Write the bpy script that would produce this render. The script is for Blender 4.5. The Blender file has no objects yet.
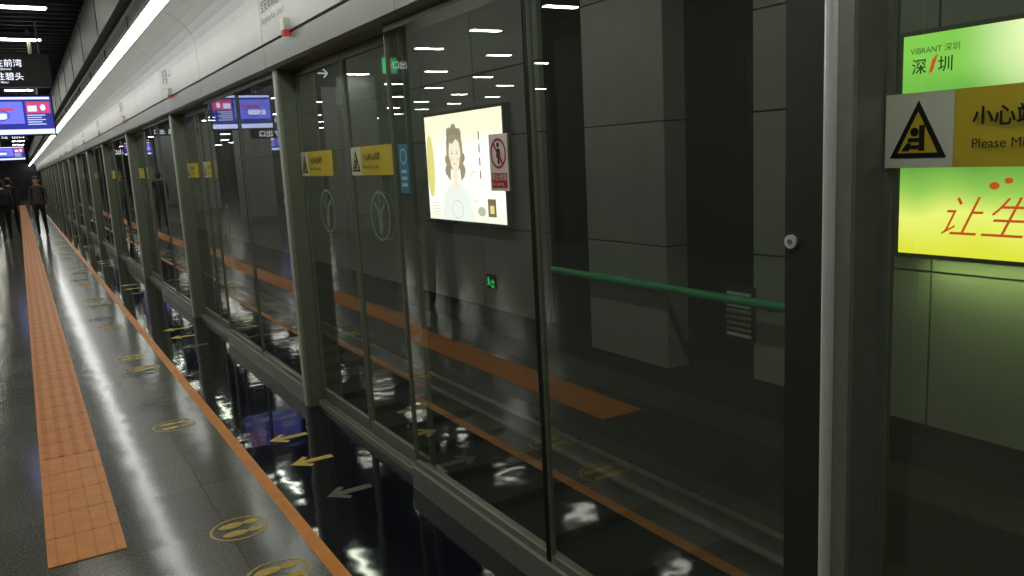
import bpy, bmesh, math, random
from mathutils import Vector, Matrix
random.seed(4)
sc=bpy.context.scene
C=sc.collection
def lin(c):
    return tuple(((v/255)/12.92 if v/255<=.04045 else ((v/255+.055)/1.055)**2.4) for v in c)
def nodes(name):
    m=bpy.data.materials.new(name); m.use_nodes=True
    nt=m.node_tree
    return m,nt,nt.nodes['Principled BSDF'],nt.nodes['Material Output']
def mat(name,rgb,rough=.5,metal=0,noise=.12,nscale=8,bump=0,spec=.5):
    m,nt,b,o=nodes(name)
    c=lin(rgb)
    b.inputs['Roughness'].default_value=rough; b.inputs['Metallic'].default_value=metal
    b.inputs['Specular IOR Level'].default_value=spec
    tc=nt.nodes.new('ShaderNodeTexCoord'); n=nt.nodes.new('ShaderNodeTexNoise')
    n.inputs['Scale'].default_value=nscale; n.inputs['Detail'].default_value=4
    r=nt.nodes.new('ShaderNodeValToRGB')
    r.color_ramp.elements[0].position=.3; r.color_ramp.elements[1].position=.7
    r.color_ramp.elements[0].color=(*[v*(1-noise) for v in c],1)
    r.color_ramp.elements[1].color=(*[min(1,v*(1+noise)) for v in c],1)
    nt.links.new(tc.outputs['Object'],n.inputs['Vector']); nt.links.new(n.outputs['Fac'],r.inputs['Fac'])
    nt.links.new(r.outputs['Color'],b.inputs['Base Color'])
    if bump:
        bp=nt.nodes.new('ShaderNodeBump'); bp.inputs['Strength'].default_value=bump; bp.inputs['Distance'].default_value=.01
        nt.links.new(n.outputs['Fac'],bp.inputs['Height']); nt.links.new(bp.outputs['Normal'],b.inputs['Normal'])
    return m
def emis(name,rgb,s,noise=0):
    m,nt,b,o=nodes(name)
    b.inputs['Base Color'].default_value=(0.02,.02,.02,1)
    b.inputs['Emission Color'].default_value=(*lin(rgb),1); b.inputs['Emission Strength'].default_value=s
    return m
def glassmat(name,tint,base,haze=0.0,veil=0.0):
    m,nt,b,o=nodes(name); nt.nodes.remove(b)
    t=nt.nodes.new('ShaderNodeBsdfTransparent'); t.inputs['Color'].default_value=(*tint,1)
    g=nt.nodes.new('ShaderNodeBsdfGlossy'); g.inputs['Roughness'].default_value=0.0; g.inputs['Color'].default_value=(.92,.95,.95,1)
    f=nt.nodes.new('ShaderNodeLayerWeight'); f.inputs['Blend'].default_value=.5
    pw=nt.nodes.new('ShaderNodeMath'); pw.operation='POWER'; pw.inputs[1].default_value=4.0
    nt.links.new(f.outputs['Facing'],pw.inputs[0])
    ad=nt.nodes.new('ShaderNodeMath'); ad.operation='MULTIPLY_ADD'; ad.use_clamp=True
    ad.inputs[1].default_value=.8; ad.inputs[2].default_value=base
    nt.links.new(pw.outputs[0],ad.inputs[0])
    mx=nt.nodes.new('ShaderNodeMixShader')
    nt.links.new(ad.outputs[0],mx.inputs[0]); nt.links.new(g.outputs[0],mx.inputs[2])
    src=t.outputs[0]
    if haze>0:
        tr=nt.nodes.new('ShaderNodeBsdfTranslucent'); tr.inputs['Color'].default_value=(.9,.9,.9,1)
        m2=nt.nodes.new('ShaderNodeMixShader'); m2.inputs[0].default_value=haze
        nt.links.new(t.outputs[0],m2.inputs[1]); nt.links.new(tr.outputs[0],m2.inputs[2]); src=m2.outputs[0]
    if veil>0:
        df=nt.nodes.new('ShaderNodeBsdfDiffuse'); df.inputs['Color'].default_value=(.8,.84,.82,1)
        m3=nt.nodes.new('ShaderNodeMixShader'); m3.inputs[0].default_value=veil
        nt.links.new(src,m3.inputs[1]); nt.links.new(df.outputs[0],m3.inputs[2]); src=m3.outputs[0]
    nt.links.new(src,mx.inputs[1]); nt.links.new(mx.outputs[0],o.inputs['Surface'])
    return m

# ---------- geometry helpers
class MB:
    def __init__(s): s.v=[];s.f=[];s.m=[];s.mats=[]
    def mi(s,m):
        if m not in s.mats: s.mats.append(m)
        return s.mats.index(m)
    def box(s,x0,x1,y0,y1,z0,z1,m):
        b=len(s.v)
        s.v+=[(x,y,z) for z in (z0,z1) for y in (y0,y1) for x in (x0,x1)]
        s.f+=[tuple(b+i for i in q) for q in ((0,2,3,1),(4,5,7,6),(0,1,5,4),(2,6,7,3),(0,4,6,2),(1,3,7,5))]
        s.m+=[s.mi(m)]*6
    def poly(s,pts,m):
        b=len(s.v); s.v+=[tuple(p) for p in pts]; s.f.append(tuple(range(b,b+len(pts)))); s.m.append(s.mi(m))
    def prism(s,prof,y0,y1,m):   # prof: (x,z) list closed
        n=len(prof); b=len(s.v)
        s.v+=[(x,y0,z) for x,z in prof]+[(x,y1,z) for x,z in prof]
        for i in range(n):
            j=(i+1)%n; s.f.append((b+i,b+j,b+n+j,b+n+i)); s.m.append(s.mi(m))
        s.f.append(tuple(b+i for i in range(n))[::-1]); s.f.append(tuple(b+n+i for i in range(n))); s.m+=[s.mi(m)]*2
    def cyl(s,p0,p1,r,m,n=16):
        p0=Vector(p0);p1=Vector(p1);d=(p1-p0).normalized()
        a=d.orthogonal().normalized(); c=d.cross(a); b=len(s.v)
        for p in (p0,p1):
            for i in range(n):
                t=2*math.pi*i/n; s.v.append(tuple(p+a*math.cos(t)*r+c*math.sin(t)*r))
        for i in range(n):
            j=(i+1)%n; s.f.append((b+i,b+j,b+n+j,b+n+i)); s.m.append(s.mi(m))
        s.f.append(tuple(b+i for i in range(n))[::-1]); s.f.append(tuple(b+n+i for i in range(n))); s.m+=[s.mi(m)]*2
    def mesh(s,name):
        me=bpy.data.meshes.new(name); me.from_pydata(s.v,[],s.f)
        for m in s.mats: me.materials.append(m)
        me.polygons.foreach_set('material_index',s.m); me.update()
        bm=bmesh.new(); bm.from_mesh(me); bmesh.ops.recalc_face_normals(bm,faces=bm.faces); bm.to_mesh(me); bm.free()
        return me
    def obj(s,name,parent=None,bevel=0,loc=(0,0,0)):
        o=bpy.data.objects.new(name,s.mesh(name)); C.objects.link(o); o.location=loc
        if parent: o.parent=parent
        if bevel:
            b=o.modifiers.new('bevel','BEVEL'); b.width=bevel; b.segments=2; b.limit_method='ANGLE'
        return o
def empty(name,loc=(0,0,0)):
    e=bpy.data.objects.new(name,None); e.location=loc; e.empty_display_size=.1; C.objects.link(e); return e
class Fr:  # flat frame: origin, right, up
    def __init__(s,o,r,u): s.o=Vector(o); s.r=Vector(r).normalized(); s.u=Vector(u).normalized(); s.n=s.r.cross(s.u)
    def P(s,a,b,d=0): return s.o+s.r*a+s.u*b+s.n*d
def frect(mb,F,a0,a1,b0,b1,m,d=0): mb.poly([F.P(a0,b0,d),F.P(a1,b0,d),F.P(a1,b1,d),F.P(a0,b1,d)],m)
def fpoly(mb,F,pts,m,d=0): mb.poly([F.P(a,b,d) for a,b in pts],m)
def fring(mb,F,ca,cb,ra,rb,w,m,d=0,a0=0,a1=360,n=28):
    for i in range(n):
        t0=math.radians(a0+(a1-a0)*i/n); t1=math.radians(a0+(a1-a0)*(i+1)/n)
        fpoly(mb,F,[(ca+(ra-w)*math.cos(t0),cb+(rb-w)*math.sin(t0)),(ca+ra*math.cos(t0),cb+rb*math.sin(t0)),
                    (ca+ra*math.cos(t1),cb+rb*math.sin(t1)),(ca+(ra-w)*math.cos(t1),cb+(rb-w)*math.sin(t1))],m,d)
def fell(mb,F,ca,cb,ra,rb,m,d=0,n=24,rot=0):
    cr,sr=math.cos(rot),math.sin(rot); pts=[]
    for i in range(n):
        t=2*math.pi*i/n; x=ra*math.cos(t); y=rb*math.sin(t); pts.append((ca+x*cr-y*sr,cb+x*sr+y*cr))
    fpoly(mb,F,pts,m,d)
def text(body,F,a,b,size,m,parent,name='lettering',d=.002,bold=0,shear=0,align='LEFT'):
    cu=bpy.data.curves.new(name,'FONT'); cu.body=body; cu.size=size; cu.offset=bold; cu.shear=shear; cu.align_x=align
    cu.materials.append(m)
    o=bpy.data.objects.new(name,cu); C.objects.link(o)
    M=Matrix((F.r,F.u,F.n)).transposed().to_4x4(); M.translation=F.P(a,b,d)
    o.matrix_world=M
    if parent:
        o.parent=parent; o.matrix_parent_inverse=Matrix.Translation(-Vector(parent.location))
    return o

# ---------- materials
M_steel=mat('brushed_steel',(156,158,146),.38,.5,.08,30)
M_dsteel=mat('grey_anodised_frame',(120,125,110),.4,.25,.08,20)
M_chrome=mat('polished_steel',(240,244,236),.3,.35,.04,20)
M_rubber=mat('black_rubber',(30,33,31),.6)
M_stile=mat('dark_painted_stile',(50,54,48),.5)
M_fascia=mat('white_fascia_paint',(184,185,180),.45,0,.03,3)
M_band=mat('grey_fascia_band',(132,134,126),.4,.2,.04,3)
M_black=mat('black_print',(12,12,12),.5)
M_black2=mat('fascia_print',(50,52,58),.5)
M_white=mat('white_vinyl',(205,212,190),.5,0,.03)
M_white2=mat('white_gloss_vinyl',(240,235,230),.5,0,.03)
M_yellow=mat('yellow_vinyl',(200,180,44),.5,0,.05)
M_yfloor=mat('yellow_floor_vinyl',(200,170,62),.45,0,.25,40)
M_greyfloorv=mat('grey_floor_vinyl',(78,76,68),.45,0,.2,40)
M_red=mat('red_vinyl',(190,40,35),.5)
M_blue=mat('blue_vinyl',(50,130,170),.5)
M_orange=mat('orange_tactile_tile',(222,140,48),.45,0,.10,14)
M_orange2=mat('orange_tactile_rib',(208,124,36),.48,0,.10,14)
M_grout=mat('grout',(130,80,34),.8)
M_ceil=mat('dark_ceiling_paint',(20,24,30),.6,0,.2)
M_slat=mat('ceiling_baffle',(38,44,52),.5,.2,.2)
M_bulk=mat('bulkhead_paint',(98,104,110),.5,0,.06,2)
M_wallg=mat('trackside_panel',(168,170,162),.55,0,.08,1.5)
M_wallg2=mat('trackside_box_panel',(166,167,160),.5,0,.08,2)
M_seam=mat('panel_joint',(30,33,32),.8)
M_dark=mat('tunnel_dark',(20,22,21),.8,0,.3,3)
M_ball=mat('track_concrete',(30,30,30),.85,0,.3,6,.3)
M_rail=mat('steel_rail',(160,160,155),.3,.8)
M_green=mat('green_pipe',(60,190,125),.4)
M_col=mat('column_cladding',(150,154,154),.4,0,.05,2)
M_wall=mat('platform_wall_paint',(46,50,52),.5,0,.08,2)
M_house=mat('lamp_housing',(60,62,64),.5)
E_lamp=emis('lamp_diffuser',(250,248,232),27)
E_led=emis('led_strip_diffuser',(246,248,244),10)
E_tun=emis('tunnel_fill_emission',(240,244,228),44)  # emission of the added, unseen lights above the track
E_txt=emis('backlit_white_letters',(235,240,255),1.6)
E_green=emis('exit_green',(40,220,110),2.2)
E_dgreen=emis('trackside_exit_green',(30,200,90),1.4)
E_scr=emis('screen_blue',(104,112,235),1.4)
E_scr2=emis('screen_navy',(40,50,150),1.1)
E_scrw=emis('screen_white',(200,210,255),1.6)
E_scrr=emis('screen_red',(200,70,120),1.2)
G_fix=glassmat('fixed_panel_glass',(.59,.62,.60),.16,.02,.02)
G_door=glassmat('door_leaf_glass',(.52,.57,.50),.14,.035,.02)

def floor_mat(name,c1,c2,rough,tile,bump,bs,dist,grout=True):
    m,nt,b,o=nodes(name)
    b.inputs['Roughness'].default_value=rough; b.inputs['Specular IOR Level'].default_value=.42
    tc=nt.nodes.new('ShaderNodeTexCoord')
    n=nt.nodes.new('ShaderNodeTexNoise'); n.inputs['Scale'].default_value=90; n.inputs['Detail'].default_value=3
    r=nt.nodes.new('ShaderNodeValToRGB'); r.color_ramp.elements[0].position=.35; r.color_ramp.elements[1].position=.68
    r.color_ramp.elements[0].color=(*lin(c1),1); r.color_ramp.elements[1].color=(*lin(c2),1)
    nt.links.new(tc.outputs['Object'],n.inputs['Vector']); nt.links.new(n.outputs['Fac'],r.inputs['Fac'])
    br=nt.nodes.new('ShaderNodeTexBrick'); br.offset=0; br.squash=1
    br.inputs['Scale'].default_value=1; br.inputs['Brick Width'].default_value=tile; br.inputs['Row Height'].default_value=tile
    br.inputs['Mortar Size'].default_value=.003; br.inputs['Color1'].default_value=(1,1,1,1); br.inputs['Color2'].default_value=(.74,.74,.74,1)
    br.inputs['Mortar'].default_value=(.4,.4,.4,1)
    nt.links.new(tc.outputs['Object'],br.inputs['Vector'])
    mu=nt.nodes.new('ShaderNodeMixRGB'); mu.blend_type='MULTIPLY'; mu.inputs[0].default_value=1 if grout else .5
    nt.links.new(r.outputs[0],mu.inputs[1]); nt.links.new(br.outputs['Color'],mu.inputs[2])
    nt.links.new(mu.outputs[0],b.inputs['Base Color'])
    n2=nt.nodes.new('ShaderNodeTexNoise'); n2.inputs['Scale'].default_value=bs; n2.inputs['Detail'].default_value=1
    nt.links.new(tc.outputs['Object'],n2.inputs['Vector'])
    bp=nt.nodes.new('ShaderNodeBump'); bp.inputs['Strength'].default_value=bump; bp.inputs['Distance'].default_value=dist
    nt.links.new(n2.outputs['Fac'],bp.inputs['Height']); nt.links.new(bp.outputs['Normal'],b.inputs['Normal'])
    return m
M_floor=floor_mat('grey_granite_floor',(80,80,75),(128,126,116),.14,.6,.18,4.5,.012)
M_bfloor=floor_mat('black_granite_edge',(10,12,18),(30,32,42),.06,.6,.2,6,.008)

Y0,Y1=-3.0,78.0
YS=12.0    # end of the stair enclosure; the hall is wider beyond it
XL=-11.0
# ---------- room shell
mb=MB(); mb.box(-5.2,.855,Y0,Y1,-.2,0,M_floor); mb.box(XL,-5.2,YS,Y1,-.2,0,M_floor); mb.box(.915,1.66,Y0,Y1,-.2,0,M_bfloor)
mb.box(.855,.915,Y0,Y1,-.2,.001,M_orange); mb.obj('floor')
mb=MB(); mb.box(-.103,.197,3.68,60,0,.004,M_orange)
y=3.68
while y<60:
    if 4.9<y<40:
        for i in range(4):
            cx=-.103+.0375+i*.075
            mb.box(cx-.016,cx+.016,y+.006,y+.294,.004,.007,M_orange2)
    elif y<=4.9:
        for i in range(4):
            cx=-.103+.0375+i*.075
            mb.box(cx-.004,cx+.004,y+.01,y+.29,.004,.006,M_orange2)
    mb.box(-.103,.197,y-.0015,y+.0015,.004,.0045,M_grout)
    y+=.3
mb.obj('tactile_paving_strip')
# ceiling
mb=MB(); mb.box(-5.2,.88,Y0,Y1,3.75,3.85,M_ceil); mb.box(XL,-5.2,YS,Y1,3.75,3.85,M_ceil)
y=Y0
while y<Y1:
    mb.box(-5.2 if y<YS else XL,.88,y,y+.03,3.50,3.62,M_slat); y+=.3 if y<30 else .9
mb.obj('ceiling')
mb=MB(); mb.box(-5.4,-5.2,Y0,YS,0,3.85,M_wall); mb.box(XL,-5.2,YS-.2,YS,0,3.85,M_wall)
y=Y0
while y<YS:
    mb.box(-5.2,-5.19,y,y+.012,0,3.4,M_seam); y+=1.5
mb.box(XL-.2,XL,YS-.2,Y1,0,3.85,M_wall)
mb.obj('wall_left')
mb=MB(); mb.box(XL-.2,7,Y1,Y1+.2,-1.3,3.85,M_wall); mb.obj('wall_end')
mb=MB(); mb.box(-5.4,7,Y0-.2,Y0,-1.3,3.85,M_wall); mb.obj('wall_back')

mb=MB(); mb.box(.88,1.9,Y0,Y1,2.98,3.85,M_bulk)
y=Y0
while y<Y1:
    mb.box(.874,.88,y,y+.012,2.98,3.45,M_seam); y+=2.05
mb.obj('ceiling_bulkhead')
# fascia
mb=MB()
y=Y0+.05
YE=Y1-.05
prof=[(1.42,2.36),(1.418,2.60)]
for i in range(1,9):
    t=math.radians(90*i/8); prof.append((1.418-.36*(1-math.cos(t)),2.60+.32*math.sin(t)))
prof+=[(.96,2.925),(.96,2.965),(1.46,2.965),(1.46,2.36)]
while y<YE:
    mb.prism(prof,y,min(y+2.042,YE),M_fascia)
    mb.prism([(1.45,2.2),(1.425,2.215),(1.425,2.345),(1.45,2.355),(1.70,2.355),(1.70,2.2)],y,min(y+2.045,YE),M_band)
    y+=2.05
mb.box(1.465,1.72,Y0+.05,YE,2.36,2.975,M_dsteel)
FA=mb.obj('screen_door_fascia')
mb=MB(); mb.box(.92,.985,Y0+.05,YE,2.70,2.745,E_led); mb.box(.915,.99,Y0+.05,YE,2.746,2.77,M_house)
y=Y0+.5
while y<Y1-1:
    mb.box(.962,.974,y,y+.03,2.77,2.93,M_house); y+=2.05
mb.obj('led_strip_light',FA)

for k in range(0,7):
    yy=9.2+4.1*k
    F=Fr((1.417,yy,2.45),(0,-1,0),(0,0,1))
    text('坪洲 →',F,0,.04,.17,M_black2,FA,'station_name',.003,.002)
    text('Pingzhou',F,0,-.01,.04,M_black2,FA,'station_name_roman',.003)
F=Fr((1.417,5.35,2.44),(0,-1,0),(0,0,1))
text('宝安体育馆 坪洲站',F,.15,.10,.08,M_black2,FA,'line_name',.003)
text('Bangshuo Kou  Line 5',F,.15,.03,.055,M_black2,FA,'line_name_roman',.003)

mb=MB(); mb.box(1.385,1.419,-.035,.035,2.36,2.425,M_white); mb.box(1.385,1.42,-.02,.03,2.33,2.359,emis('red_lens',(190,60,40),.5)); me=mb.mesh('door_indicator_lamp')
for k in range(0,8):
    o=bpy.data.objects.new('door_indicator_lamp',me); C.objects.link(o); o.location=(-.0,4.68+4.1*k,0)

# ---------- screen door module
def frame_panel(mb,x,y0,y1,z0,z1,st,top,bot,fm,gm,th=.03):
    mb.box(x-th/2,x+th/2,y0,y0+st,z0,z1,fm); mb.box(x-th/2,x+th/2,y1-st,y1,z0,z1,fm)
    mb.box(x-th/2,x+th/2,y0+st,y1-st,z1-top,z1,fm); mb.box(x-th/2,x+th/2,y0+st,y1-st,z0,z0+bot,fm)
    mb.poly([(x,y0+st,z0+bot),(x,y1-st,z0+bot),(x,y1-st,z1-top),(x,y0+st,z1-top)],gm)
mb=MB()
frame_panel(mb,1.50,.005,1.185,.11,2.2,.010,.03,.03,M_dsteel,G_fix,.022)
frame_panel(mb,1.50,1.195,2.37,.11,2.2,.008,.03,.03,M_dsteel,G_fix,.022)
mb.box(1.489,1.511,1.178,1.206,.11,2.2,M_rubber)
mb.box(1.490,1.512,.015,.125,.14,2.17,M_stile)
mb.box(1.47,1.56,0,2.37,0,.11,M_steel)
mb.cyl((1.49,.105,1.37),(1.482,.105,1.37),.016,M_chrome); mb.cyl((1.49,.105,1.37),(1.480,.105,1.37),.006,M_dsteel)
FIX=mb.mesh('fixed_panel')
mb=MB()
frame_panel(mb,1.585,2.36,3.175,.05,2.2,.018,.05,.06,M_dsteel,G_door,.024)
mb.box(1.574,1.596,3.168,3.190,.05,2.2,M_rubber)
frame_panel(mb,1.585,3.185,4.04,.05,2.2,.018,.05,.06,M_dsteel,G_door,.024)
FD=mb.mesh('sliding_door_leaves')
mb=MB()
mb.box(1.478,1.60,4.035,4.10,0,2.2,M_dsteel); mb.cyl((1.468,4.088,0),(1.468,4.088,2.2),.016,M_chrome,12)
mb.box(1.464,1.478,4.035,4.072,0,2.2,M_steel)
mb.box(1.53,1.66,2.37,4.03,0,.035,M_steel)
for i in range(3): mb.box(1.54+i*.035,1.555+i*.035,2.37,4.03,.035,.04,M_dsteel)
FP=mb.mesh('door_post_and_threshold')
def sticker_mesh(w):
    mb=MB(); F=Fr((0,0,0),(0,-1,0),(0,0,1))
    frect(mb,F,0,w,0,.150,M_yellow,0); frect(mb,F,0,.145,0,.150,M_white,.001)
    fpoly(mb,F,[(.012,.02),(.133,.02),(.0725,.135)],M_black,.002)
    fpoly(mb,F,[(.030,.030),(.115,.030),(.0725,.113)],M_yellow,.003)
    frect(mb,F,.076,.088,.034,.085,M_black,.004); frect(mb,F,.058,.078,.038,.046,M_black,.004)
    fell(mb,F,.066,.072,.009,.009,M_black,.004); frect(mb,F,.052,.076,.052,.060,M_black,.004)
    fpoly(mb,F,[(.038,.034),(.056,.034),(.06,.05),(.05,.05)],M_black,.004)
    return mb.mesh('warning_sticker')
ST=sticker_mesh(.60)
def logo_mesh():
    mb=MB(); F=Fr((0,0,0),(0,-1,0),(0,0,1)); m=mat('frosted_decal',(135,145,140),.6)
    fring(mb,F,0,0,.13,.13,.012,m); 
    for s in (-1,1):
        fpoly(mb,F,[(s*.01,-.09),(s*.022,-.09),(s*.022,.02),(s*.075,.06),(s*.068,.072),(s*.01,.03)],m,.001)
    frect(mb,F,-.004,.004,-.12,.12,m,.001)
    return mb.mesh('metro_logo_decal')
LG=logo_mesh()
for k in range(-1,16):
    y0=1.12+4.1*k
    e=empty('platform_screen_door',(0,y0,0))
    for nm,me in (('fixed_panel',FIX),('sliding_door_leaves',FD),('door_post_and_threshold',FP)):
        o=bpy.data.objects.new(nm,me); C.objects.link(o); o.parent=e
    if k<8:
        for j,ly in enumerate((4.03,3.12)):
            o=bpy.data.objects.new('warning_sticker',ST); C.objects.link(o); o.parent=e; o.location=(1.568,ly,1.530)
            if k in(-1,0,1):
                F=Fr((1.567,y0+ly,1.530),(0,-1,0),(0,0,1))
                text('小心站台间隙',F,.182,.080,.040,M_black,e,'warning_text',.004,.0008)
                text('Please Mind the Gap',F,.182,.036,.026,M_black,e,'warning_text_roman',.004,.0)
            o=bpy.data.objects.new('metro_logo_decal',LG); C.objects.link(o); o.parent=e; o.location=(1.570,ly-.43+.08*j,1.32)
mb=MB(); F=Fr((1.496,2.60,1.47),(0,-1,0),(0,0,1))
frect(mb,F,0,.13,0,.205,M_white2); fring(mb,F,.065,.135,.055,.055,.009,M_red,.001)
fpoly(mb,F,[(.028,.172),(.036,.178),(.102,.098),(.094,.092)],M_red,.003)
fell(mb,F,.066,.166,.009,.009,M_black,.002); fpoly(mb,F,[(.055,.152),(.078,.152),(.082,.12),(.072,.12),(.075,.098),(.06,.098),(.062,.12),(.052,.12)],M_black,.002)
frect(mb,F,.01,.12,.01,.065,M_red,.001)
o=mb.obj('no_leaning_sticker')
text('禁止倚靠',F,.016,.04,.026,M_white2,o,'sticker_text',.003); text('No Leaning',F,.016,.02,.018,M_white2,o,'sticker_text',.003)
mb=MB(); F=Fr((1.496,3.43,1.45),(0,-1,0),(0,0,1))
frect(mb,F,0,.10,0,.22,M_blue); fring(mb,F,.05,.165,.035,.035,.006,M_white,.001); frect(mb,F,.02,.08,.03,.045,M_white,.001); frect(mb,F,.02,.08,.06,.075,M_white,.001); frect(mb,F,.02,.08,.09,.105,M_white,.001)
mb.obj('door_number_sticker')

# ---------- floor decals
FF=lambda x,y:Fr((x,y,.0015),(1,0,0),(0,1,0))
def arrow(x,y,m):
    mb=MB(); F=FF(x,y)
    fpoly(mb,F,[(-.12,0),(-.03,.085),(-.01,.06),(-.045,.025),(.11,.025),(.11,-.025),(-.045,-.025),(-.01,-.06),(-.03,-.085)],m); mb.obj('floor_arrow_decal')
def feet(x,y,m,sc_=1,filled=True):
    mb=MB(); F=FF(x,y)
    fring(mb,F,0,0,.13*sc_,.12*sc_,.010,m)
    for s in(-1,1):
        fell(mb,F,-.03,s*.045,.055,.028,m,.0005); fell(mb,F,.058,s*.045,.034,.024,m,.0005)
    mb.obj('queue_footprint_decal')
for k in range(-1,6):
    o=4.1*k
    arrow(1.18,4.64+o,M_yfloor); arrow(1.18,4.18+o,M_yfloor)
    arrow(1.2,3.65+o,M_greyfloorv)
    feet(.65,3.57+o,M_yfloor); feet(.68,3.05+o,M_yfloor); feet(.65,5.36+o,M_yfloor); feet(.61,5.95+o,M_greyfloorv); feet(.64,7.0+o,M_greyfloorv)

# ---------- trackside
WX=5.0
def gridpanels(mb,y0,y1,zs,m,x=WX,step=1.5,th=.06):
    n=max(1,round((y1-y0)/step)); w=(y1-y0)/n
    for i in range(n):
        for a,b in zip(zs[:-1],zs[1:]):
            mb.box(x,x+th,y0+i*w+.008,y0+(i+1)*w-.008,a+.008,b-.008,m)
mb=MB()
zs=[-.35,.7,1.83,2.6,3.8]
gridpanels(mb,Y0,4.5,zs,M_wallg); gridpanels(mb,7.5,Y1,zs,M_wallg)
mb.box(WX+.06,WX+.1,Y0,4.5,-.35,3.8,M_seam); mb.box(WX+.06,WX+.1,7.5,Y1,-.35,3.8,M_seam)
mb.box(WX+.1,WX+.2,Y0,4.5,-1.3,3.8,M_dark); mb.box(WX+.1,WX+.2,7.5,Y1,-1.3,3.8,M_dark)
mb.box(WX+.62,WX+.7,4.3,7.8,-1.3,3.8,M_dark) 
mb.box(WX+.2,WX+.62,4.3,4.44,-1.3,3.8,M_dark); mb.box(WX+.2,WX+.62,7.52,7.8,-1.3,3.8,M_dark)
mb.obj('wall_right')
mb=MB()
for a,b in zip([-.45,.7,1.83,3.0],[.688,1.818,2.985,3.8]): mb.box(WX-.06,WX+.2,5.46,6.64,a,b,M_wallg2)
mb.box(WX-.04,WX+.2,5.47,6.63,-.44,3.8,M_seam)
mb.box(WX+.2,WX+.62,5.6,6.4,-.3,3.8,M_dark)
mb.obj('trackside_equipment_cabinet',bevel=.006)
mb=MB()
for i in range(8): mb.box(WX-.04,WX-.02,4.50,4.75,.0+i*.05,.022+i*.05,M_white2)
mb.box(WX-.02,WX+.0,4.47,4.78,-.03,.42,M_stile); mb.obj('ventilation_grille')
mb=MB(); mb.cyl((WX-.13,4.0,.33),(WX-.13,7.2,.33),.038,M_green); 
for yy in (4.2,5.6,7.0): mb.box(WX-.14,WX-.065,yy,yy+.03,.28,.30,M_dsteel)
mb.obj('green_service_pipe')
mb=MB(); F=Fr((WX-.03,8.9,-.08),(0,-1,0),(0,0,1)); mb.box(WX-.025,WX-.002,8.68,8.9,-.08,.10,M_black)
fell(mb,F,.06,.135,.018,.018,E_dgreen); fpoly(mb,F,[(.035,.115),(.085,.12),(.09,.08),(.12,.05),(.105,.035),(.07,.065),(.04,.03),(.02,.045),(.055,.08),(.05,.1),(.03,.085),(.02,.1)],E_dgreen)
fpoly(mb,F,[(.125,.08),(.125,.105),(.165,.105),(.165,.13),(.21,.09),(.165,.055),(.165,.08)],E_dgreen)
frect(mb,F,.13,.2,.015,.045,E_dgreen)
mb.obj('exit_sign')
mb=MB(); mb.box(1.66,5.1,Y0,Y1,-1.35,-1.2,M_ball)
for yy in range(-4,100): mb.box(2.2,4.3,yy*.75,yy*.75+.25,-1.2,-1.12,M_ball)
mb.box(4.62,5.1,Y0,Y1,-1.2,-.7,M_dark); mb.box(1.62,1.66,Y0,Y1,-1.35,-.2,M_dark); mb.obj('track_bed_floor')
for x in (2.5,3.95):
    mb=MB(); mb.prism([(x-.07,-1.12),(x+.07,-1.12),(x+.07,-1.10),(x+.012,-1.09),(x+.012,-1.0),(x+.036,-.99),(x+.036,-.955),(x-.036,-.955),(x-.036,-.99),(x-.012,-1.0),(x-.012,-1.09),(x-.07,-1.10)],Y0,Y1,M_rail); mb.obj('rail_track')
mb=MB(); mb.box(1.9,5.8,Y0,Y1,3.8,3.9,M_dark); mb.obj('ceiling_track')

# billboards
def gradmat(name,stops,strength,nscale,zlo,zhi,dist=.25):
    m,nt,b,o=nodes(name); b.inputs['Base Color'].default_value=(.02,.02,.02,1); b.inputs['Roughness'].default_value=.3
    tc=nt.nodes.new('ShaderNodeTexCoord'); n=nt.nodes.new('ShaderNodeTexNoise'); n.inputs['Scale'].default_value=nscale; n.inputs['Detail'].default_value=1
    sp=nt.nodes.new('ShaderNodeSeparateXYZ'); mr=nt.nodes.new('ShaderNodeMapRange')
    mr.inputs[1].default_value=zlo; mr.inputs[2].default_value=zhi
    a=nt.nodes.new('ShaderNodeMath'); a.operation='MULTIPLY_ADD'; a.inputs[1].default_value=dist
    nt.links.new(tc.outputs['Object'],n.inputs['Vector']); nt.links.new(tc.outputs['Object'],sp.inputs[0])
    nt.links.new(sp.outputs['Z'],mr.inputs[0]); nt.links.new(n.outputs['Fac'],a.inputs[0]); nt.links.new(mr.outputs[0],a.inputs[2])
    r=nt.nodes.new('ShaderNodeValToRGB'); cr=r.color_ramp
    cr.elements[0].position=stops[0][0]; cr.elements[0].color=(*lin(stops[0][1]),1)
    cr.elements[1].position=stops[-1][0]; cr.elements[1].color=(*lin(stops[-1][1]),1)
    for p,c in stops[1:-1]:
        el=cr.elements.new(p); el.color=(*lin(c),1)
    nt.links.new(a.outputs[0],r.inputs[0]); nt.links.new(r.outputs[0],b.inputs['Emission Color']); b.inputs['Emission Strength'].default_value=strength
    return m
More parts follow.
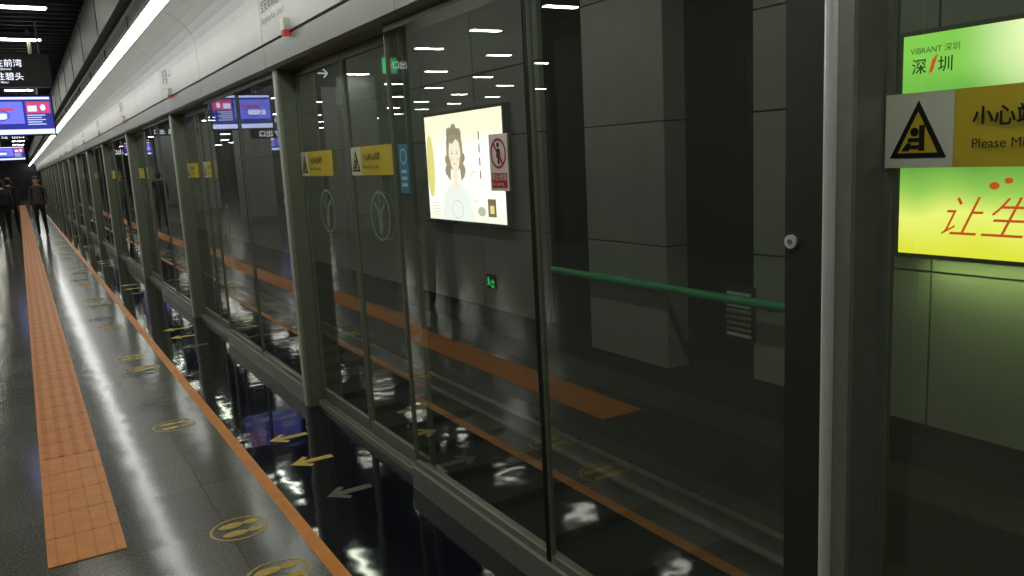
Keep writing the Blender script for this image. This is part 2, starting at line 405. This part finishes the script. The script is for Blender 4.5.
# factor = height fraction + .3*noise(~.5)
MG=gradmat('green_advert_backlit',[(.16,(225,222,60)),(.34,(236,238,120)),(.46,(150,195,85)),(.60,(70,140,60)),(.80,(80,155,60)),(1.0,(130,195,80))],2.3,1.6,.82,2.2,.3)
nt=MG.node_tree; b=nt.nodes['Principled BSDF']; src=b.inputs['Emission Color'].links[0].from_socket
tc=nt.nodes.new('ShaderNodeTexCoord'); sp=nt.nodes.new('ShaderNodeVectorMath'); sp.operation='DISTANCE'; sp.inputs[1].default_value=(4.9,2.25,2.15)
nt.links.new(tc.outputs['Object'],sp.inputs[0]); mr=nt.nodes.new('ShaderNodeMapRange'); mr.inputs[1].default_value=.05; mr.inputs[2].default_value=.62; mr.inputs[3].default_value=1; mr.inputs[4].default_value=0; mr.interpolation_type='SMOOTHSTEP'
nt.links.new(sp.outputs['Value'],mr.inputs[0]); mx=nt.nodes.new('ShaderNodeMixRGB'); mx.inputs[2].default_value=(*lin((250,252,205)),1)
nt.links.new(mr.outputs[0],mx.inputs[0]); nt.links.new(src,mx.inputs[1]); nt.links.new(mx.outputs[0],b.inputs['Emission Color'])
mb=MB(); mb.box(WX-.10,WX-.005,.15,3.2,.80,2.23,M_dsteel)
F=Fr((WX-.102,3.17,.83),(0,-1,0),(0,0,1)); frect(mb,F,0,2.99,0,1.37,MG)
E_or=emis('advert_orange',(215,85,25),1.7); E_dk=emis('advert_dark',(30,70,25),.9); E_lf=emis('advert_leaf',(110,175,60),2.0)
fpoly(mb,F,[(.175,1.13),(.20,1.14),(.235,1.25),(.195,1.21)],E_or,.008)
for (fa,fb,fr,rt) in ((.10,.62,.10,.5),(.24,.70,.12,-.3),(.5,.64,.09,.8)): fell(mb,F,fa,fb,fr,fr*.35,E_lf,.002,24,rt)
fell(mb,F,.60,.44,.03,.022,E_or,.003); fell(mb,F,.68,.47,.024,.018,E_or,.003)
o=mb.obj('backlit_billboard')
text('深',F,.06,1.14,.10,E_dk,o,'advert_logo',.006,.001); text('圳',F,.23,1.14,.10,E_dk,o,'advert_logo',.006,.001); text('VIBRANT 深圳',F,.05,1.255,.05,E_dk,o,'advert_logo_roman',.006)
text('让生活更美好',F,.25,.15,.27,E_or,o,'advert_slogan',.006,-.002,.45)
MP=gradmat('cream_advert_backlit',[(.0,(225,232,195)),(.3,(250,250,232)),(.8,(255,253,240)),(1.0,(245,238,205))],2.6,1.4,.76,2.16,.3)
mb=MB(); mb.box(WX-.10,WX-.005,8.15,10.3,.74,2.20,M_dsteel)
F=Fr((WX-.102,10.27,.77),(0,-1,0),(0,0,1)); frect(mb,F,0,2.09,0,1.39,MP)
E_ln=emis('advert_brown_hair',(178,165,135),1.7); E_hs=emis('advert_hair_shade',(150,132,100),1.4); E_ft=emis('advert_features',(150,125,100),1.5); E_gr=emis('advert_grey',(200,200,175),2.0); E_face=emis('advert_skin',(250,236,212),2.3); E_cheek=emis('advert_cheek',(250,222,196),2.2); E_shirt=emis('advert_shirt',(240,242,235),2.3); E_yl=emis('advert_yellow',(238,226,140),2.1)
fell(mb,F,.12,.72,.12,.42,E_yl,.002)
fell(mb,F,.85,.93,.23,.29,E_ln,.003); fpoly(mb,F,[(.64,.95),(.60,.60),(.7,.52),(.75,.9)],E_ln,.003); fpoly(mb,F,[(.95,.9),(1.0,.52),(1.10,.58),(1.06,.95)],E_ln,.003)
for (ha,hb,hr) in ((.63,.66,.07),(.64,.80,.07),(1.06,.66,.07),(1.07,.82,.06),(.72,1.14,.08),(.98,1.12,.08),(.85,1.18,.08)): fell(mb,F,ha,hb,hr,hr,E_ln,.0035)
for i in range(7): fring(mb,F,.85,.90,.245-.012*i,.31-.018*i,.006,E_hs,.0045,30+6*i,160-5*i,16)
fpoly(mb,F,[(.4,.0),(.5,.34),(.62,.44),(.78,.5),(.94,.5),(1.1,.43),(1.22,.33),(1.32,.0)],E_shirt,.004); fpoly(mb,F,[(.79,.42),(.77,.75),(.94,.75),(.92,.42),(.86,.36)],E_face,.005)
fpoly(mb,F,[(.855+.165*math.sin(t)*(1 if math.cos(t)>-.2 else .86+0*t),.87+.235*math.cos(t)) for t in [math.radians(12*i) for i in range(30)]],E_face,.006)
fpoly(mb,F,[(.68,.98),(.72,1.10),(.86,1.14),(1.0,1.08),(1.03,.98),(.98,1.03),(.9,1.06),(.8,1.00),(.72,1.03)],E_ln,.007)
for s in(-1,1):
    fell(mb,F,.855+s*.095,.80,.035,.025,E_cheek,.007)
    fell(mb,F,.855+s*.07,.88,.020,.008,E_ft,.008); fring(mb,F,.855+s*.07,.90,.032,.016,.005,E_ft,.008,30,150,8)
fring(mb,F,.855,.755,.04,.022,.010,E_cheek,.009,180,360,10); fring(mb,F,.855,.76,.04,.02,.005,E_ft,.0095,195,345,10); fring(mb,F,.86,.82,.012,.016,.004,E_gr,.008,180,360,8)
fring(mb,F,.86,.15,.16,.12,.008,E_gr,.008); fring(mb,F,1.35,.45,.14,.2,.010,E_gr,.003,60,300)
for i in range(4): frect(mb,F,1.5,1.53,.55+.16*i,.65+.16*i,E_ft,.003)
frect(mb,F,1.66,1.86,.08,.30,E_ft,.003); frect(mb,F,1.71,1.81,.12,.22,E_yl,.004); fell(mb,F,1.5,.14,.1,.06,E_gr,.003)
for i in range(5): frect(mb,F,.12,.34,.06+i*.04,.066+i*.04,E_gr,.009)
mb.obj('backlit_poster')
def area(name,loc,sx,sy,power,col,rot):
    l=bpy.data.lights.new(name,'AREA'); l.shape='RECTANGLE'; l.size=sx; l.size_y=sy; l.energy=power; l.color=col
    o=bpy.data.objects.new(name,l); C.objects.link(o); o.location=loc; o.rotation_euler=rot; return o
area('added_green_fill',(WX-.14,1.6,.78),.05,2.8,8,(.75,1,.35),(0,math.radians(-20),0))  # added fill without a fitting, gives the wall below the billboard a green glow
for yy in (-1,3.2,6.3,9.5,13,18,24,32):  # added lights, hidden above the track, to brighten the trackside wall
    mb=MB(); mb.box(3.2,3.3,yy-.6,yy+.6,3.70,3.8,M_house); mb.box(3.21,3.29,yy-.58,yy+.58,3.68,3.70,E_tun); mb.obj('added_tunnel_fill')

# ---------- ceiling lamps
mb=MB(); mb.box(-.26,.26,-.07,.07,3.40,3.46,M_house); mb.box(-.24,.24,-.055,.055,3.388,3.40,E_lamp)
mb.cyl((-.2,0,3.46),(-.2,0,3.75),.006,M_house,6); mb.cyl((.2,0,3.46),(.2,0,3.75),.006,M_house,6)
LM=mb.mesh('ceiling_lamp')
for cx,st,ys in ((.25,2.3,1.0),(-1.4,2.3,1.0),(-3.1,1.9,1.0),(-4.8,2.6,13.0),(-6.5,2.6,14.0),(-8.3,2.6,13.4),(-10.0,2.6,14.4)):
    y=ys
    while y<70:
        o=bpy.data.objects.new('ceiling_lamp',LM); C.objects.link(o); o.location=(cx,y,0); y+=st if y<34 else 4.6

# ---------- columns
for y in (16.5,24.5,32.5,40.5,48.5):
    mb=MB(); mb.box(-3.6,-2.7,y,y+.9,.15,3.38,M_col); mb.box(-3.62,-2.68,y-.02,y+.92,0,.15,M_dsteel)
    for z in (1.2,2.3): mb.box(-3.602,-2.698,y-.002,y+.902,z,z+.01,M_seam)
    mb.obj('square_column',bevel=.02)

# ---------- hanging signs / monitors
def monitor(y,x0,x1,z0,z1,name='hanging_display_monitor'):
    e=empty(name,((x0+x1)/2,y,z1))
    e2=lambda o:(setattr(o,'parent',e),setattr(o,'matrix_parent_inverse',Matrix.Translation(-Vector(e.location))))
    mb=MB(); mb.box(x0-.02,x1+.02,y,y+.08,z0-.02,z1+.02,M_black)
    mb.cyl((x0+.15,y+.2,z1-.1),(x0+.15,y+.2,3.75),.02,M_dsteel,10); mb.cyl((x1-.15,y+.2,z1-.1),(x1-.15,y+.2,3.75),.02,M_dsteel,10)
    mb.box(x0+.1,x1-.1,y+.08,y+.2,z1-.12,z1-.06,M_dsteel)
    F=Fr((x0,y-.003,z0),(1,0,0),(0,0,1)); w=x1-x0;h=z1-z0
    frect(mb,F,0,w,0,h,E_scr2); frect(mb,F,.02,w*.62,h*.28,h*.86,E_scr,.001); frect(mb,F,w*.66,w-.02,h*.55,h*.86,E_scrr,.001)
    frect(mb,F,w*.68,w*.8,h*.6,h*.75,E_scrw,.002); fell(mb,F,w*.88,h*.7,.03,.04,E_scrw,.002)
    for i in range(5): frect(mb,F,w*.66,w*(.9-.05*(i%2)),h*(.25+.06*i),h*(.27+.06*i),E_scrw,.001)
    frect(mb,F,0,w,0,h*.13,E_scrw,.001); frect(mb,F,w*.1,w*.4,h*.4,h*.55,E_scrw,.002); frect(mb,F,w*.2,w*.5,h*.62,h*.7,E_scrr,.002); fring(mb,F,w*.3,h*.5,.12,.07,.01,E_scr2,.003)
    frect(mb,F,w*.02,w*.98,h*.92,h*.98,E_scrw,.001)
    e2(mb.obj('screen_body')); return e
monitor(12.3,-.36,.50,2.18,2.66)
monitor(26,-.45,.25,2.15,2.5)
monitor(30,-6,-4.8,2.2,2.8)
def hsign(y,x0,x1,z0,z1,lines,green=False):
    e=empty('hanging_direction_sign',((x0+x1)/2,y,z1))
    mb=MB(); mb.box(x0,x1,y,y+.12,z0,z1,M_black)
    for x in (x0+.1,x1-.1): mb.cyl((x,y+.06,z1),(x,y+.06,3.75),.012,M_dsteel,8)
    F=Fr((x0,y-.003,z0),(1,0,0),(0,0,1)); h=z1-z0
    if green:
        frect(mb,F,x1-x0-h,x1-x0-.01,.01,h-.01,E_green); c=x1-x0-h/2
        fell(mb,F,c,h*.76,.022,.022,E_txt,.002); fpoly(mb,F,[(c-.05,h*.6),(c+.05,h*.6),(c+.03,h*.35),(c+.06,h*.15),(c+.03,h*.12),(c,h*.33),(c-.05,h*.12),(c-.07,h*.17),(c-.025,h*.4)],E_txt,.002)
    o=mb.obj('sign_box'); o.parent=e; o.matrix_parent_inverse=Matrix.Translation(-Vector(e.location))
    for (t,a,b,s) in lines: text(t,F,a,b,s,E_txt,e,'sign_text',.003)
hsign(11.9,-1.1,.53,2.74,3.14,[('往前湾',1.03,.25,.10),('To Qianwan',1.03,.205,.035),('往碧头',1.03,.09,.10),('To Bitou',1.03,.045,.035),('←  ①',.1,.12,.22)])
hsign(9.0,-1.15,-.62,2.6,2.80,[('出口 B',.03,.07,.10)],True)
hsign(20,-.6,.30,2.42,2.6,[('↑ 5号线  出口',.1,.05,.12)])
hsign(14.5,-1.6,-.8,2.3,2.50,[('↑ 往黄贝岭',.05,.07,.11)])
hsign(13.0,-.8,-.2,2.05,2.2,[('↑ 7 出口',.05,.03,.11)])
hsign(34,-1,.15,2.3,2.6,[('← 出口 A',.2,.07,.2)])

# ---------- people
M_skin=mat('skin',(176,130,105),.5); M_hair=mat('black_hair',(14,12,12),.5); M_shoe=mat('shoes',(22,22,24),.5)
def person(loc,heading,top,bottom,height=1.68,stride=.18,bag=None,longhair=False):
    V=[];R=[];E=[]
    def v(x,y,z,r,p=None):
        V.append((x,y,z)); R.append(r if isinstance(r,tuple) else (r,r))
        if p is not None: E.append((p,len(V)-1))
        return len(V)-1
    pel=v(0,0,.93,(.135,.10)); wa=v(0,.0,1.08,(.125,.09),pel); ch=v(0,0,1.27,(.15,.105),wa); nb=v(0,-.005,1.40,(.085,.07),ch)
    nk=v(0,.005,1.465,(.05,.052),nb); jw=v(0,.022,1.525,(.06,.07),nk); hd=v(0,.02,1.59,(.074,.088),jw); ht=v(0,.012,1.655,(.058,.07),hd)
    for s in(-1,1):
        st=stride*s
        sh=v(s*.165,0,1.375,.058,nb); el=v(s*.215,-.02-st*.35,1.11,.044,sh); wr=v(s*.205,.06-st*.9,.885,.028,el); pm=v(s*.2,.075-st*1.0,.835,(.03,.02),wr)
        for i,(dy,l) in enumerate(((.024,.065),(.008,.075),(-.008,.07),(-.024,.055))):
            a=v(s*.2,.08-st+dy,.79,.009,pm); b=v(s*.192,.085-st+dy,.79-l*.5,.008,a); v(s*.18,.085-st+dy,.79-l,.007,b)
        a=v(s*.19,.11-st,.825,.011,pm); v(s*.18,.125-st,.785,.009,a)
        hp=v(s*.085,0,.86,(.088,.095),pel); kn=v(s*.09,st*.75+.03,.48,.06,hp); an=v(s*.09,st*1.2-(.08 if s<0 else .0),.10+(.05 if s<0 and stride>.1 else 0),.042,kn)
        he=v(s*.09,V[an][1]+.03,max(.045,V[an][2]-.06),.04,an); v(s*.1,V[he][1]+.13,.038,(.042,.032),he)
    me=bpy.data.meshes.new('body'); me.from_pydata(V,E,[]); o=bpy.data.objects.new('body',me); C.objects.link(o)
    sk=o.modifiers.new('skin','SKIN')
    for i,r in enumerate(R): me.skin_vertices[0].data[i].radius=r
    me.skin_vertices[0].data[0].use_root=True
    ss=o.modifiers.new('sub','SUBSURF'); ss.levels=2; ss.render_levels=2
    dg=bpy.context.evaluated_depsgraph_get(); me2=bpy.data.meshes.new_from_object(o.evaluated_get(dg))
    bpy.data.objects.remove(o)
    me2.materials.clear()
    for m in (top,bottom,M_skin,M_hair,M_shoe): me2.materials.append(m)
    for p in me2.polygons:
        c=p.center; p.use_smooth=True
        if c.z>1.445:
            p.material_index=3 if (c.z>1.625 or (c.y<.01 and c.z>1.5)) else 2
        elif abs(c.x)>.155 and c.z<.885: p.material_index=2
        elif c.z>.90: p.material_index=0
        elif c.z>.085: p.material_index=1
        else: p.material_index=4
    zmin=min(vv.co.z for vv in me2.vertices)
    e=empty('pedestrian',(loc[0],loc[1],loc[2]-zmin*height/1.72)); e.rotation_euler=(0,0,heading); e.scale=(height/1.72,)*3
    b=bpy.data.objects.new('body',me2); C.objects.link(b); b.parent=e
    bm=bmesh.new()
    bmesh.ops.create_uvsphere(bm,u_segments=20,v_segments=14,radius=1,matrix=Matrix.Translation((0,-.005,1.62))@Matrix.Diagonal((.086,.1,.095,1)))
    if longhair: bmesh.ops.create_uvsphere(bm,u_segments=16,v_segments=12,radius=1,matrix=Matrix.Translation((0,-.06,1.50))@Matrix.Diagonal((.085,.05,.16,1)))
    for vv in bm.verts:
        if vv.co.z<1.62 and vv.co.y>.03: vv.co.y=.03
    hm=bpy.data.meshes.new('hair'); bm.to_mesh(hm); bm.free(); hm.materials.append(M_hair)
    for p in hm.polygons: p.use_smooth=True
    h=bpy.data.objects.new('hair',hm); C.objects.link(h); h.parent=e
    bm=bmesh.new()
    for s in(-1,1): bmesh.ops.create_uvsphere(bm,u_segments=10,v_segments=8,radius=1,matrix=Matrix.Translation((s*.082,.01,1.575))@Matrix.Diagonal((.012,.02,.032,1)))
    bmesh.ops.create_cone(bm,segments=8,radius1=.016,radius2=.005,depth=.045,matrix=Matrix.Translation((0,.112,1.575))@Matrix.Rotation(.35,4,'X'))
    fm=bpy.data.meshes.new('ears_and_nose'); bm.to_mesh(fm); bm.free(); fm.materials.append(M_skin)
    h=bpy.data.objects.new('ears_and_nose',fm); C.objects.link(h); h.parent=e
    bm=bmesh.new()
    for s in(-1,1): bmesh.ops.create_uvsphere(bm,u_segments=8,v_segments=6,radius=1,matrix=Matrix.Translation((s*.03,.1,1.6))@Matrix.Diagonal((.012,.008,.006,1)))
    bmesh.ops.create_uvsphere(bm,u_segments=8,v_segments=6,radius=1,matrix=Matrix.Translation((0,.09,1.53))@Matrix.Diagonal((.022,.01,.005,1)))
    fm=bpy.data.meshes.new('eyes_and_mouth'); bm.to_mesh(fm); bm.free(); fm.materials.append(M_hair)
    h=bpy.data.objects.new('eyes_and_mouth',fm); C.objects.link(h); h.parent=e
    if bag:
        mb=MB(); mb.box(-.14,.14,-.24,-.10,1.0,1.38,bag); h=mb.obj('backpack',e,.04)
    return e
M_jb=mat('black_jacket',(20,21,25),.8); M_tr=mat('dark_trousers',(18,19,26),.8); M_gj=mat('grey_coat',(66,62,66),.8); M_tr2=mat('navy_trousers',(24,28,44),.8)
person((-.42,25,0),.1,M_jb,M_tr,1.64,.16,M_jb); person((-.27,27.4,0),-.1,M_jb,M_tr2,1.70,.2)
person((.42,26.6,.001),2.9,M_gj,M_tr,1.70,.02,None,True)
person((-.75,7.7,0),0.3,M_jb,M_tr,1.70,.12)

# ---------- world & camera
w=bpy.data.worlds.new('world'); sc.world=w; w.use_nodes=True
w.node_tree.nodes['Background'].inputs[0].default_value=(.6,.7,.8,1); w.node_tree.nodes['Background'].inputs[1].default_value=.02
Yv=Vector((-494,108,-800)).normalized(); Zv=Vector((-250,4780,800)); Zv=(Zv-Yv*Zv.dot(Yv)).normalized(); Xv=Yv.cross(Zv)
R=Matrix((Xv,Yv,Zv))
cam=bpy.data.cameras.new('camera'); co=bpy.data.objects.new('camera',cam); C.objects.link(co)
M=R.to_4x4(); M.translation=(0,0,1.6); co.matrix_world=M
cam.sensor_width=36; cam.lens=36*800/1024; cam.clip_start=.05; cam.clip_end=300
sc.camera=co
sc.view_settings.view_transform='Standard'; sc.view_settings.look='None'; sc.view_settings.exposure=0
